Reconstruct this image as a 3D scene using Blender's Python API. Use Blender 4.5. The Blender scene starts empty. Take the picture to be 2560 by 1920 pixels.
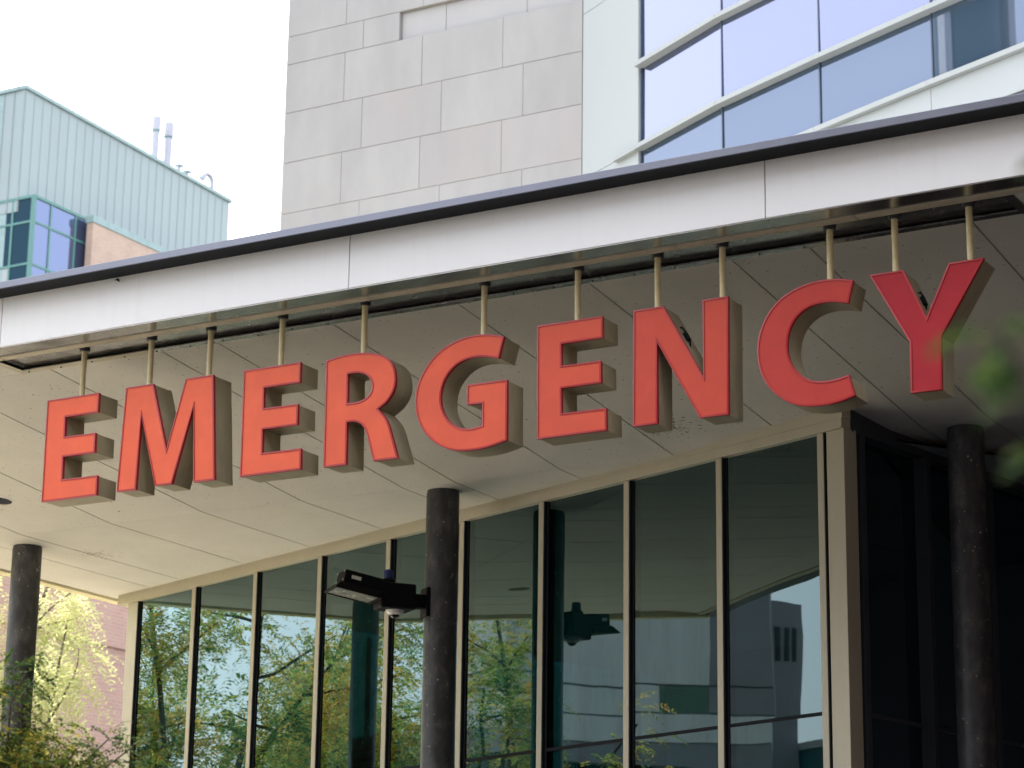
import bpy, bmesh, math, random
import numpy as np
from mathutils import Vector, Matrix
from mathutils.geometry import tessellate_polygon

scene = bpy.context.scene
COL = scene.collection

# ------------------------------------------------------------------ camera
cam_d = bpy.data.cameras.new('camera')
cam_d.sensor_width = 36.0
cam_d.lens = 86.7
cam_d.clip_start = 0.1
cam_d.clip_end = 2000
cam = bpy.data.objects.new('camera', cam_d)
COL.objects.link(cam)
RT = Vector((0.86688, 0.49832, 0.01376)).normalized()
FW = Vector((-0.48344, 0.83361, 0.26716)).normalized()
UP = RT.cross(FW).normalized()
M3 = Matrix((RT, UP, -FW)).transposed()
cam.matrix_world = Matrix.Translation((0, 0, 1.6)) @ M3.to_4x4()
cam_d.dof.use_dof = True
cam_d.dof.focus_distance = 19.5
cam_d.dof.aperture_fstop = 4.0
scene.camera = cam

# ------------------------------------------------------------------ sky, sun, exposure
SUN_AZ = Vector((-0.85, 0.527))           # horizontal direction towards the sun
SUN_EL = math.radians(50)
world = bpy.data.worlds.new('World')
scene.world = world
world.use_nodes = True
wn = world.node_tree.nodes
bg = wn['Background']
sky = wn.new('ShaderNodeTexSky')
sky.sky_type = 'NISHITA'
sky.sun_disc = False
sky.sun_elevation = SUN_EL
sky.sun_rotation = math.atan2(SUN_AZ.x, SUN_AZ.y)
sky.air_density = 1.0
sky.dust_density = 4.0
sky.ozone_density = 1.0
hs = wn.new('ShaderNodeHueSaturation'); hs.inputs['Saturation'].default_value = 0.75
veil = wn.new('ShaderNodeVectorMath'); veil.operation = 'ADD'; veil.inputs[1].default_value = (5.4, 5.4, 5.5)   # even high thin cloud over the whole sky
world.node_tree.links.new(sky.outputs[0], hs.inputs['Color'])
world.node_tree.links.new(hs.outputs[0], veil.inputs[0])
world.node_tree.links.new(veil.outputs[0], bg.inputs[0])
bg.inputs[1].default_value = 0.15

sun_d = bpy.data.lights.new('sun', 'SUN')
sun_d.energy = 5.0
sun_d.angle = math.radians(0.6)
sun_d.color = (1.0, 0.93, 0.82)
sun = bpy.data.objects.new('sun', sun_d)
COL.objects.link(sun)
sv = Vector((SUN_AZ.x * math.cos(SUN_EL), SUN_AZ.y * math.cos(SUN_EL), math.sin(SUN_EL)))
sun.rotation_euler = sv.to_track_quat('Z', 'Y').to_euler()
sun.location = (0, 0, 60)

scene.view_settings.view_transform = 'Standard'
scene.view_settings.look = 'None'
scene.view_settings.exposure = 1.08
scene.view_settings.gamma = 1.0
scene.view_settings.use_curve_mapping = False
scene.render.engine = 'CYCLES'
scene.cycles.max_bounces = 10
scene.cycles.diffuse_bounces = 5
scene.cycles.glossy_bounces = 5
scene.cycles.transparent_max_bounces = 12

# ------------------------------------------------------------------ helpers
def tag(o, label=None, cat=None, group=None, kind=None):
    if label: o['label'] = label
    if cat: o['category'] = cat
    if group: o['group'] = group
    if kind: o['kind'] = kind
    return o

def thing(name, label, cat, loc=(0, 0, 0), group=None):
    o = bpy.data.objects.new(name, None)
    o.empty_display_size = 0.2
    COL.objects.link(o)
    o.location = loc
    return tag(o, label, cat, group)

class MB:
    """collects polygons in world coordinates; build() links them as one mesh object"""
    def __init__(s): s.v = []; s.f = []
    def add(s, vs, fs):
        b = len(s.v); s.v += [tuple(v) for v in vs]; s.f += [tuple(i + b for i in f) for f in fs]; return s
    def hexa(s, p):            # p: 4 bottom then 4 top corners
        return s.add(p, [(3, 2, 1, 0), (4, 5, 6, 7), (0, 1, 5, 4), (1, 2, 6, 5), (2, 3, 7, 6), (3, 0, 4, 7)])
    def box(s, x0, x1, y0, y1, z0, z1):
        return s.hexa([(x0, y0, z0), (x1, y0, z0), (x1, y1, z0), (x0, y1, z0),
                       (x0, y0, z1), (x1, y0, z1), (x1, y1, z1), (x0, y1, z1)])
    def fbox(s, fr, u0, u1, n0, n1, z0, z1):   # in a wall frame fr(u, n, z)
        return s.hexa([fr(u0, n0, z0), fr(u1, n0, z0), fr(u1, n1, z0), fr(u0, n1, z0),
                       fr(u0, n0, z1), fr(u1, n0, z1), fr(u1, n1, z1), fr(u0, n1, z1)])
    def tube(s, pts, rad, n=10, cap=True):
        pts = [Vector(p) for p in pts]; rings = []
        ref = None
        for i, p in enumerate(pts):
            d = (pts[min(i + 1, len(pts) - 1)] - pts[max(i - 1, 0)])
            d.normalize()
            if ref is None: ref = d.orthogonal().normalized()
            a = (ref - d * ref.dot(d)).normalized(); b = d.cross(a); ref = a
            r = rad[i] if isinstance(rad, (list, tuple)) else rad
            rings.append([p + a * (r * math.cos(2 * math.pi * k / n)) + b * (r * math.sin(2 * math.pi * k / n)) for k in range(n)])
        vs = [v for r in rings for v in r]; fs = []
        for i in range(len(rings) - 1):
            for k in range(n):
                fs.append((i * n + k, i * n + (k + 1) % n, (i + 1) * n + (k + 1) % n, (i + 1) * n + k))
        if cap:
            fs.append(tuple(reversed(range(n)))); fs.append(tuple((len(rings) - 1) * n + k for k in range(n)))
        return s.add(vs, fs)
    def lathe(s, c, prof, n=24, axis='Z'):     # prof: list of (radius, height)
        vs = []; fs = []
        for (r, h) in prof:
            for k in range(n):
                a = 2 * math.pi * k / n
                vs.append((c[0] + r * math.cos(a), c[1] + r * math.sin(a), c[2] + h))
        for i in range(len(prof) - 1):
            for k in range(n):
                fs.append((i * n + k, i * n + (k + 1) % n, (i + 1) * n + (k + 1) % n, (i + 1) * n + k))
        fs.append(tuple(reversed(range(n)))); fs.append(tuple((len(prof) - 1) * n + k for k in range(n)))
        return s.add(vs, fs)
    def build(s, name, m, parent=None, smooth=None, bevel=0, fix=True):
        o_ = Vector((0, 0, 0))
        p = parent
        while p is not None:
            o_ += p.location; p = p.parent
        me = bpy.data.meshes.new(name)
        me.from_pydata([(v[0] - o_.x, v[1] - o_.y, v[2] - o_.z) for v in s.v], [], s.f)
        if fix:
            bm = bmesh.new(); bm.from_mesh(me)
            bmesh.ops.recalc_face_normals(bm, faces=bm.faces); bm.to_mesh(me); bm.free()
        if smooth is not None:
            for q in me.polygons: q.use_smooth = True
            me.set_sharp_from_angle(angle=math.radians(smooth))
        me.materials.append(m)
        o = bpy.data.objects.new(name, me); COL.objects.link(o)
        if parent: o.parent = parent
        if bevel:
            b = o.modifiers.new('bevel', 'BEVEL'); b.width = bevel; b.segments = 2; b.limit_method = 'ANGLE'
            b.angle_limit = math.radians(40)
        return o

def np_mesh(name, V, quads, m, parent=None):
    o_ = Vector((0, 0, 0)); p = parent
    while p is not None:
        o_ += p.location; p = p.parent
    V = np.asarray(V, np.float32) - np.array(o_, np.float32)
    F = np.asarray(quads, np.int32); n = len(F)
    me = bpy.data.meshes.new(name)
    me.vertices.add(len(V)); me.vertices.foreach_set('co', V.ravel())
    me.loops.add(n * 4); me.loops.foreach_set('vertex_index', F.ravel())
    me.polygons.add(n); me.polygons.foreach_set('loop_start', np.arange(0, 4 * n, 4, dtype=np.int32))
    me.update(calc_edges=True); me.validate()
    me.materials.append(m)
    o = bpy.data.objects.new(name, me); COL.objects.link(o)
    if parent: o.parent = parent
    return o

# ------------------------------------------------------------------ materials
def new_mat(name):
    m = bpy.data.materials.new(name); m.use_nodes = True
    nt = m.node_tree; nt.nodes.clear()
    out = nt.nodes.new('ShaderNodeOutputMaterial')
    return m, nt, out

def N(nt, t, **kw):
    n = nt.nodes.new(t)
    for k, v in kw.items():
        if k in n.inputs: n.inputs[k].default_value = v
        else: setattr(n, k, v)
    return n

def pmat(name, c, rough=0.6, metal=0.0, var=0.12, scale=3.0, c2=None, amount2=0.5, scale2=1.0, bump=0.0, bscale=60.0, spec=0.5, coat=0.0, aniso_z=1.0, fleck=None, fleck_scale=30.0, fleck_cut=0.7, rvar=0.1, island=0.0, stain=None, streak=0.0, streak_col=(0.3, 0.27, 0.22)):
    m, nt, out = new_mat(name); L = nt.links.new
    p = N(nt, 'ShaderNodeBsdfPrincipled')
    p.inputs['Roughness'].default_value = rough; p.inputs['Metallic'].default_value = metal
    p.inputs['Specular IOR Level'].default_value = spec
    p.inputs['Coat Weight'].default_value = coat
    g = N(nt, 'ShaderNodeNewGeometry')
    mp = N(nt, 'ShaderNodeMapping'); mp.inputs['Scale'].default_value = (1, 1, aniso_z)
    L(g.outputs['Position'], mp.inputs[0])
    n1 = N(nt, 'ShaderNodeTexNoise', Scale=scale, Detail=6.0, Roughness=0.6); L(mp.outputs[0], n1.inputs['Vector'])
    mr = N(nt, 'ShaderNodeMapRange'); mr.inputs[1].default_value = 0.3; mr.inputs[2].default_value = 0.7
    mr.inputs[3].default_value = 1 - var; mr.inputs[4].default_value = 1 + var
    L(n1.outputs['Fac'], mr.inputs[0])
    col = N(nt, 'ShaderNodeRGB'); col.outputs[0].default_value = (*c, 1)
    src = col.outputs[0]
    if c2:
        n2 = N(nt, 'ShaderNodeTexNoise', Scale=scale2, Detail=5.0, Roughness=0.6); L(mp.outputs[0], n2.inputs['Vector'])
        r2 = N(nt, 'ShaderNodeMapRange'); r2.inputs[1].default_value = 0.5; r2.inputs[2].default_value = 0.68
        r2.inputs[4].default_value = amount2
        L(n2.outputs['Fac'], r2.inputs[0])
        mx = N(nt, 'ShaderNodeMix', data_type='RGBA'); L(r2.outputs[0], mx.inputs[0]); L(src, mx.inputs[6]); mx.inputs[7].default_value = (*c2, 1)
        src = mx.outputs[2]
    if fleck:
        n3 = N(nt, 'ShaderNodeTexNoise', Scale=fleck_scale, Detail=3.0, Roughness=0.6); L(g.outputs['Position'], n3.inputs['Vector'])
        r3 = N(nt, 'ShaderNodeMapRange'); r3.inputs[1].default_value = fleck_cut; r3.inputs[2].default_value = fleck_cut + 0.04
        L(n3.outputs['Fac'], r3.inputs[0])
        mx = N(nt, 'ShaderNodeMix', data_type='RGBA'); L(r3.outputs[0], mx.inputs[0]); L(src, mx.inputs[6]); mx.inputs[7].default_value = (*fleck, 1)
        src = mx.outputs[2]
    if stain:                    # (centre, radius, colour): a speckled stain with its own shape
        ce, ra, sc = stain
        vd = N(nt, 'ShaderNodeVectorMath', operation='DISTANCE'); L(g.outputs['Position'], vd.inputs[0]); vd.inputs[1].default_value = ce
        rr = N(nt, 'ShaderNodeMapRange'); rr.inputs[1].default_value = 0.0; rr.inputs[2].default_value = ra; rr.inputs[3].default_value = 0.2; rr.inputs[4].default_value = 0.0
        L(vd.outputs['Value'], rr.inputs[0])
        n4 = N(nt, 'ShaderNodeTexNoise', Scale=28.0, Detail=4.0); L(g.outputs['Position'], n4.inputs['Vector'])
        ad = N(nt, 'ShaderNodeMath', operation='ADD'); L(rr.outputs[0], ad.inputs[0]); L(n4.outputs['Fac'], ad.inputs[1])
        r4 = N(nt, 'ShaderNodeMapRange'); r4.inputs[1].default_value = 0.67; r4.inputs[2].default_value = 0.73; L(ad.outputs[0], r4.inputs[0])
        mx = N(nt, 'ShaderNodeMix', data_type='RGBA'); L(r4.outputs[0], mx.inputs[0]); L(src, mx.inputs[6]); mx.inputs[7].default_value = (*sc, 1)
        src = mx.outputs[2]
    if streak:                   # thin vertical run marks
        ms = N(nt, 'ShaderNodeMapping'); ms.inputs['Scale'].default_value = (1, 1, 0.06); L(g.outputs['Position'], ms.inputs[0])
        ns = N(nt, 'ShaderNodeTexNoise', Scale=16.0, Detail=5.0, Roughness=0.65); L(ms.outputs[0], ns.inputs['Vector'])
        rs = N(nt, 'ShaderNodeMapRange'); rs.inputs[1].default_value = 0.54; rs.inputs[2].default_value = 0.78; rs.inputs[4].default_value = streak
        L(ns.outputs['Fac'], rs.inputs[0])
        mx = N(nt, 'ShaderNodeMix', data_type='RGBA'); L(rs.outputs[0], mx.inputs[0]); L(src, mx.inputs[6]); mx.inputs[7].default_value = (*streak_col, 1)
        src = mx.outputs[2]
    if island:
        oi = N(nt, 'ShaderNodeObjectInfo')
        r5 = N(nt, 'ShaderNodeMapRange'); r5.inputs[3].default_value = 1 - island; r5.inputs[4].default_value = 1 + island
        L(oi.outputs['Random'], r5.inputs[0])
        vm0 = N(nt, 'ShaderNodeVectorMath', operation='SCALE'); L(src, vm0.inputs[0]); L(r5.outputs[0], vm0.inputs['Scale'])
        src = vm0.outputs[0]
    vm = N(nt, 'ShaderNodeVectorMath', operation='SCALE'); L(src, vm.inputs[0]); L(mr.outputs[0], vm.inputs['Scale'])
    L(vm.outputs[0], p.inputs['Base Color'])
    if rvar:
        r6 = N(nt, 'ShaderNodeMapRange'); r6.inputs[3].default_value = max(0.02, rough - rvar); r6.inputs[4].default_value = min(1, rough + rvar)
        L(n1.outputs['Fac'], r6.inputs[0]); L(r6.outputs[0], p.inputs['Roughness'])
    if bump:
        nb = N(nt, 'ShaderNodeTexNoise', Scale=bscale, Detail=4.0); L(g.outputs['Position'], nb.inputs['Vector'])
        b = N(nt, 'ShaderNodeBump', Strength=bump, Distance=0.01); L(nb.outputs['Fac'], b.inputs['Height']); L(b.outputs[0], p.inputs['Normal'])
    L(p.outputs[0], out.inputs[0])
    return m

def glass_mat(name, refl, refl_fac, trans, wave=0.0, wscale=0.6, body=None, body_fac=0.0, rough=0.0, fres=None, ior=1.5):
    """coated glazing: tinted mirror reflection + tinted see-through (+ an opaque back-painted share)"""
    m, nt, out = new_mat(name); L = nt.links.new
    gl = N(nt, 'ShaderNodeBsdfGlossy'); gl.inputs['Color'].default_value = (*refl, 1); gl.inputs['Roughness'].default_value = rough
    tr = N(nt, 'ShaderNodeBsdfTransparent'); tr.inputs['Color'].default_value = (*trans, 1)
    back = tr.outputs[0]
    if body:
        df = N(nt, 'ShaderNodeBsdfDiffuse'); df.inputs['Color'].default_value = (*body, 1)
        mb_ = N(nt, 'ShaderNodeMixShader'); mb_.inputs[0].default_value = body_fac
        L(tr.outputs[0], mb_.inputs[1]); L(df.outputs[0], mb_.inputs[2]); back = mb_.outputs[0]
    fr = N(nt, 'ShaderNodeFresnel', IOR=ior)
    ma = N(nt, 'ShaderNodeMath', operation='MULTIPLY_ADD'); L(fr.outputs[0], ma.inputs[0]); ma.inputs[1].default_value = (1.0 - refl_fac) if fres is None else fres; ma.inputs[2].default_value = refl_fac
    ma.use_clamp = True
    gb_ = N(nt, 'ShaderNodeNewGeometry')            # light leaving through a sheet's far face is not reflected a second time
    inv = N(nt, 'ShaderNodeMath', operation='SUBTRACT'); inv.inputs[0].default_value = 1.0; L(gb_.outputs['Backfacing'], inv.inputs[1])
    mu = N(nt, 'ShaderNodeMath', operation='MULTIPLY'); L(ma.outputs[0], mu.inputs[0]); L(inv.outputs[0], mu.inputs[1])
    mx = N(nt, 'ShaderNodeMixShader'); L(mu.outputs[0], mx.inputs[0]); L(back, mx.inputs[1]); L(gl.outputs[0], mx.inputs[2])
    if wave:
        g = N(nt, 'ShaderNodeNewGeometry')
        nz = N(nt, 'ShaderNodeTexNoise', Scale=wscale, Detail=1.5); L(g.outputs['Position'], nz.inputs['Vector'])
        b = N(nt, 'ShaderNodeBump', Strength=wave, Distance=0.02); L(nz.outputs['Fac'], b.inputs['Height']); L(b.outputs[0], gl.inputs['Normal'])
    L(mx.outputs[0], out.inputs[0])
    return m

def leaf_mat(name, cols, trans=0.45):
    """cols: list of (position, colour) for the ramp over random leaflets and clumps"""
    m, nt, out = new_mat(name); L = nt.links.new
    g = N(nt, 'ShaderNodeNewGeometry')
    nz = N(nt, 'ShaderNodeTexNoise', Scale=1.3, Detail=3.0); L(g.outputs['Position'], nz.inputs['Vector'])
    ad = N(nt, 'ShaderNodeMath', operation='MULTIPLY_ADD'); L(g.outputs['Random Per Island'], ad.inputs[0]); ad.inputs[1].default_value = 0.45
    mr = N(nt, 'ShaderNodeMapRange'); mr.inputs[1].default_value = 0.3; mr.inputs[2].default_value = 0.7; mr.inputs[4].default_value = 0.55
    L(nz.outputs['Fac'], mr.inputs[0]); L(mr.outputs[0], ad.inputs[2])
    cr = N(nt, 'ShaderNodeValToRGB')
    el = cr.color_ramp.elements
    el[0].position = cols[0][0]; el[0].color = (*cols[0][1], 1)
    el[1].position = cols[-1][0]; el[1].color = (*cols[-1][1], 1)
    for p_, c_ in cols[1:-1]:
        e = el.new(p_); e.color = (*c_, 1)
    L(ad.outputs[0], cr.inputs[0])
    d = N(nt, 'ShaderNodeBsdfDiffuse'); t = N(nt, 'ShaderNodeBsdfTranslucent'); gl = N(nt, 'ShaderNodeBsdfGlossy', Roughness=0.6)
    L(cr.outputs[0], d.inputs[0]); L(cr.outputs[0], t.inputs[0]); gl.inputs['Color'].default_value = (.6, .6, .6, 1)
    m1 = N(nt, 'ShaderNodeMixShader'); m1.inputs[0].default_value = trans; L(d.outputs[0], m1.inputs[1]); L(t.outputs[0], m1.inputs[2])
    m2 = N(nt, 'ShaderNodeMixShader'); m2.inputs[0].default_value = 0.015; L(m1.outputs[0], m2.inputs[1]); L(gl.outputs[0], m2.inputs[2])
    L(m2.outputs[0], out.inputs[0])
    return m

def brick_mat(name, c1, c2, mortar, axis='yz', scale=1.0):
    m, nt, out = new_mat(name); L = nt.links.new
    p = N(nt, 'ShaderNodeBsdfPrincipled', Roughness=0.85)
    g = N(nt, 'ShaderNodeNewGeometry'); sp = N(nt, 'ShaderNodeSeparateXYZ'); L(g.outputs['Position'], sp.inputs[0])
    cb = N(nt, 'ShaderNodeCombineXYZ')
    if axis == 'yz': L(sp.outputs[1], cb.inputs[0])
    else: L(sp.outputs[0], cb.inputs[0])
    L(sp.outputs[2], cb.inputs[1])
    b = N(nt, 'ShaderNodeTexBrick', Scale=scale)
    b.inputs['Color1'].default_value = (*c1, 1); b.inputs['Color2'].default_value = (*c2, 1); b.inputs['Mortar'].default_value = (*mortar, 1)
    b.inputs['Brick Width'].default_value = 0.215; b.inputs['Row Height'].default_value = 0.075; b.inputs['Mortar Size'].default_value = 0.008
    L(cb.outputs[0], b.inputs['Vector'])
    nz = N(nt, 'ShaderNodeTexNoise', Scale=0.8, Detail=5.0); L(g.outputs['Position'], nz.inputs['Vector'])
    mr = N(nt, 'ShaderNodeMapRange'); mr.inputs[3].default_value = 0.85; mr.inputs[4].default_value = 1.15; L(nz.outputs['Fac'], mr.inputs[0])
    vm = N(nt, 'ShaderNodeVectorMath', operation='SCALE'); L(b.outputs['Color'], vm.inputs[0]); L(mr.outputs[0], vm.inputs['Scale'])
    L(vm.outputs[0], p.inputs['Base Color'])
    bu = N(nt, 'ShaderNodeBump', Strength=0.3, Distance=0.01); bu.invert = True; L(b.outputs['Fac'], bu.inputs['Height']); L(bu.outputs[0], p.inputs['Normal'])
    L(p.outputs[0], out.inputs[0])
    return m

MT = {}
MT['fascia'] = pmat('fascia_metal', (0.88, 0.865, 0.84), 0.38, var=0.02, scale=1.5, spec=0.4, rvar=0.05, island=0.015, streak=0.09, streak_col=(0.50, 0.46, 0.40), bump=0.04, bscale=3.0, fleck=(0.5, 0.47, 0.42), fleck_scale=22, fleck_cut=0.79)
MT['coping'] = pmat('coping_metal', (0.19, 0.195, 0.235), 0.32, metal=0.4, var=0.06, scale=4)
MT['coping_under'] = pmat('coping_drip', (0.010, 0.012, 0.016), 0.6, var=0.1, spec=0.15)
MT['strip'] = pmat('polished_strip', (0.42, 0.41, 0.40), 0.22, metal=0.9, var=0.06, scale=5, rvar=0.06)
MT['trim'] = pmat('cream_trim', (0.50, 0.455, 0.35), 0.65, var=0.1, scale=8)
MT['channel'] = pmat('channel_metal', (0.36, 0.35, 0.34), 0.25, metal=0.85, var=0.12, scale=9, rvar=0.08)
MT['dark_gap'] = pmat('dark_gap', (0.012, 0.013, 0.015), 0.8)
MT['soffit'] = pmat('soffit_board', (0.63, 0.61, 0.56), 0.8, var=0.04, scale=2.2, bump=0.12, bscale=160, island=0.025, spec=0.2,
                    fleck=(0.44, 0.41, 0.35), fleck_scale=42, fleck_cut=0.80, stain=((-9.72, 19.62, 7.277), 0.42, (0.16, 0.15, 0.13)))
MT['soffit_back'] = pmat('soffit_board_level', (0.63, 0.61, 0.56), 0.8, var=0.05, scale=1.6, bump=0.12, bscale=160, island=0.025, spec=0.2,
                    fleck=(0.46, 0.42, 0.35), fleck_scale=30, fleck_cut=0.80, stain=((-18.0, 21.6, 7.2), 0.4, (0.42, 0.38, 0.32)))
MT['gutter'] = pmat('cream_gutter', (0.72, 0.66, 0.42), 0.5, var=0.08)
def face_mat(k):                 # acrylic faces: light falling off to the right is put into colour, orange to crimson
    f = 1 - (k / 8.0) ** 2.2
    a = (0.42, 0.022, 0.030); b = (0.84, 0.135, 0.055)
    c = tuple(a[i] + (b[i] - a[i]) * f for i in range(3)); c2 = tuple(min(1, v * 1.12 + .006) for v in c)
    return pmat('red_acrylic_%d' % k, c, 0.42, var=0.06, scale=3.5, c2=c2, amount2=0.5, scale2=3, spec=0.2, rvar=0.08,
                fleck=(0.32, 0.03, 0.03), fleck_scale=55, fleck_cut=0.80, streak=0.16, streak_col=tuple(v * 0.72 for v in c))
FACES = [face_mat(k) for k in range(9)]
MT['cap'] = pmat('red_trim_cap', (0.42, 0.012, 0.016), 0.35, var=0.08, scale=8)
MT['return'] = pmat('bronze_return', (0.40, 0.35, 0.235), 0.55, var=0.14, scale=9, aniso_z=0.35, bump=0.1, bscale=90)
MT['rod'] = pmat('cream_rod', (0.86, 0.75, 0.44), 0.45, var=0.08, scale=12)
MT['rod_base'] = pmat('dark_flange', (0.05, 0.05, 0.055), 0.5)
MT['column'] = pmat('column_paint', (0.047, 0.047, 0.052), 0.5, var=0.35, scale=11, c2=(0.115, 0.11, 0.108), amount2=0.8, scale2=8.0, bump=0.25, bscale=26,
                    fleck=(0.36, 0.35, 0.33), fleck_scale=20, fleck_cut=0.665, aniso_z=0.5)
MT['frame'] = pmat('champagne_frame', (0.52, 0.475, 0.37), 0.42, metal=0.15, var=0.05, scale=5, aniso_z=0.3)
MT['gasket'] = pmat('black_gasket', (0.012, 0.015, 0.02), 0.7, spec=0.15)
MT['dark_frame'] = pmat('dark_frame', (0.045, 0.053, 0.065), 0.4)
MT['glass'] = glass_mat('reflective_green_glass', (0.68, 0.91, 0.95), 0.0, (0.06, 0.21, 0.22), wave=0.045, wscale=1.1, fres=4.7, ior=1.32)
MT['dark_glass'] = glass_mat('dark_tinted_glass', (0.6, 0.8, 0.95), 0.0, (0.03, 0.07, 0.09), wave=0.03, wscale=1.1, fres=2.5, ior=1.4)
MT['clear'] = glass_mat('clear_glass', (0.8, 0.9, 0.9), 0.0, (0.93, 0.97, 0.96), fres=1.2)
MT['inside'] = pmat('interior_paint', (0.30, 0.33, 0.32), 0.8)
MT['black'] = pmat('black_metal', (0.006, 0.006, 0.008), 0.6, var=0.2, spec=0.12)
MT['lens'] = pmat('ribbed_lens', (0.25, 0.24, 0.22), 0.25, var=0.25, scale=14, bump=0.3, bscale=120)
MT['blue'] = pmat('blue_plastic', (0.01, 0.025, 0.16), 0.4)
MT['white'] = pmat('white_plastic', (0.75, 0.73, 0.68), 0.4, var=0.04)
MT['chrome'] = pmat('bright_screw', (0.85, 0.85, 0.85), 0.2, metal=1.0)
MT['dome'] = pmat('smoked_dome', (0.01, 0.01, 0.012), 0.08)
MT['stone'] = pmat('cladding_stone', (0.345, 0.335, 0.328), 0.75, var=0.085, scale=1.4, c2=(0.315, 0.305, 0.298), amount2=0.55, scale2=1.1, bump=0.1, bscale=25, island=0.022, aniso_z=0.35)
MT['stone_pink'] = pmat('cladding_stone_pink', (0.345, 0.332, 0.326), 0.75, var=0.06, scale=1.4, c2=(0.38, 0.318, 0.305), amount2=0.45, scale2=0.9, bump=0.1, bscale=25, aniso_z=0.28)
MT['stone_pale'] = pmat('cladding_stone_pale', (0.39, 0.38, 0.375), 0.75, var=0.05, scale=1.6, bump=0.1, bscale=25, aniso_z=0.3)
MT['mortar'] = pmat('mortar', (0.315, 0.303, 0.288), 0.9)
MT['roof'] = pmat('white_roof_membrane', (0.65, 0.65, 0.63), 0.8)
MT['panel'] = pmat('pale_panel', (0.36, 0.39, 0.395), 0.5, var=0.02, scale=0.8, spec=0.4)
MT['sill'] = pmat('pale_sill', (0.33, 0.355, 0.355), 0.5, var=0.03)
MT['bmull'] = pmat('blue_dark_joint', (0.03, 0.05, 0.09), 0.4)
MT['bglass'] = glass_mat('blue_reflective_glass', (0.40, 0.425, 0.58), 0.42, (0.1, 0.12, 0.16), wave=0.02, wscale=0.5, body=(0.10, 0.13, 0.20), body_fac=0.6)
MT['sglass'] = glass_mat('spandrel_glass', (0.28, 0.325, 0.43), 0.34, (0.1, 0.12, 0.16), wave=0.02, wscale=0.5, body=(0.06, 0.09, 0.13), body_fac=0.9)
MT['teal'] = pmat('pale_green_metal', (0.28, 0.345, 0.352), 0.45, var=0.03, scale=0.6, island=0.02)
MT['teal_trim'] = pmat('green_trim', (0.25, 0.36, 0.36), 0.45)
MT['green_frame'] = pmat('green_frame', (0.08, 0.22, 0.20), 0.45)
MT['gglass'] = glass_mat('far_blue_glass', (0.30, 0.36, 0.55), 0.40, (0.1, 0.1, 0.15), body=(0.07, 0.09, 0.16), body_fac=1.0)
MT['dglass'] = glass_mat('far_dark_glass', (0.15, 0.24, 0.30), 0.04, (0.1, 0.1, 0.15), body=(0.008, 0.03, 0.05), body_fac=1.0)
MT['peach'] = brick_mat('peach_brick', (0.50, 0.365, 0.29), (0.45, 0.32, 0.25), (0.5, 0.42, 0.36))
MT['pink'] = brick_mat('pink_brick', (0.50, 0.34, 0.31), (0.46, 0.30, 0.275), (0.50, 0.40, 0.37))
MT['galv'] = pmat('galvanised_pipe', (0.36, 0.36, 0.41), 0.4, metal=0.4, var=0.06)
MT['concrete'] = pmat('pale_concrete', (0.75, 0.67, 0.53), 0.85, var=0.08, scale=0.6)
MT['asphalt'] = pmat('asphalt', (0.017, 0.019, 0.024), 0.9, spec=0.15, var=0.2, scale=8)
MT['ground'] = pmat('ground_paving', (0.05, 0.052, 0.05), 0.9, var=0.1, scale=0.4)
MT['paint'] = pmat('road_paint', (0.75, 0.74, 0.7), 0.7)
MT['dark_brick'] = brick_mat('dark_brick', (0.10, 0.075, 0.065), (0.085, 0.06, 0.055), (0.12, 0.11, 0.10), axis='xz')
MT['far_white'] = pmat('white_cladding', (0.74, 0.73, 0.70), 0.6, var=0.1, scale=2.5, aniso_z=0.15, streak=0.5, streak_col=(0.36, 0.35, 0.34))
MT['far_grey'] = pmat('grey_cladding', (0.26, 0.25, 0.265), 0.7, var=0.1, scale=1.5)
MT['far_window'] = pmat('dark_window_band', (0.03, 0.045, 0.05), 0.2)
MT['far_joint'] = pmat('cladding_joint', (0.16, 0.17, 0.17), 0.8)
MT['louvre'] = pmat('green_louvre', (0.16, 0.26, 0.18), 0.5)
MT['bark'] = pmat('bark', (0.09, 0.07, 0.055), 0.9, var=0.3, scale=9, bump=0.4, bscale=30, aniso_z=0.3)
MT['leaf_mix'] = leaf_mat('leaf_green_gold', [(0.08, (0.06, 0.17, 0.04)), (0.34, (0.20, 0.36, 0.08)), (0.52, (0.48, 0.52, 0.14)), (0.70, (0.80, 0.56, 0.14)), (0.95, (0.78, 0.42, 0.09))], 0.5)
MT['leaf_yellow'] = leaf_mat('leaf_pale_yellow', [(0.1, (0.42, 0.48, 0.20)), (0.5, (0.62, 0.64, 0.32)), (0.9, (0.74, 0.70, 0.36))], 0.5)
MT['leaf_dark'] = leaf_mat('leaf_dark_green', [(0.1, (0.012, 0.036, 0.014)), (0.42, (0.035, 0.075, 0.018)), (0.62, (0.13, 0.16, 0.025)), (0.80, (0.46, 0.32, 0.05)), (1.0, (0.55, 0.34, 0.05))], 0.35)
MT['leaf_fresh'] = leaf_mat('leaf_fresh_green', [(0.1, (0.016, 0.04, 0.014)), (0.6, (0.04, 0.085, 0.02)), (0.95, (0.14, 0.13, 0.03))], 0.35)

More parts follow.
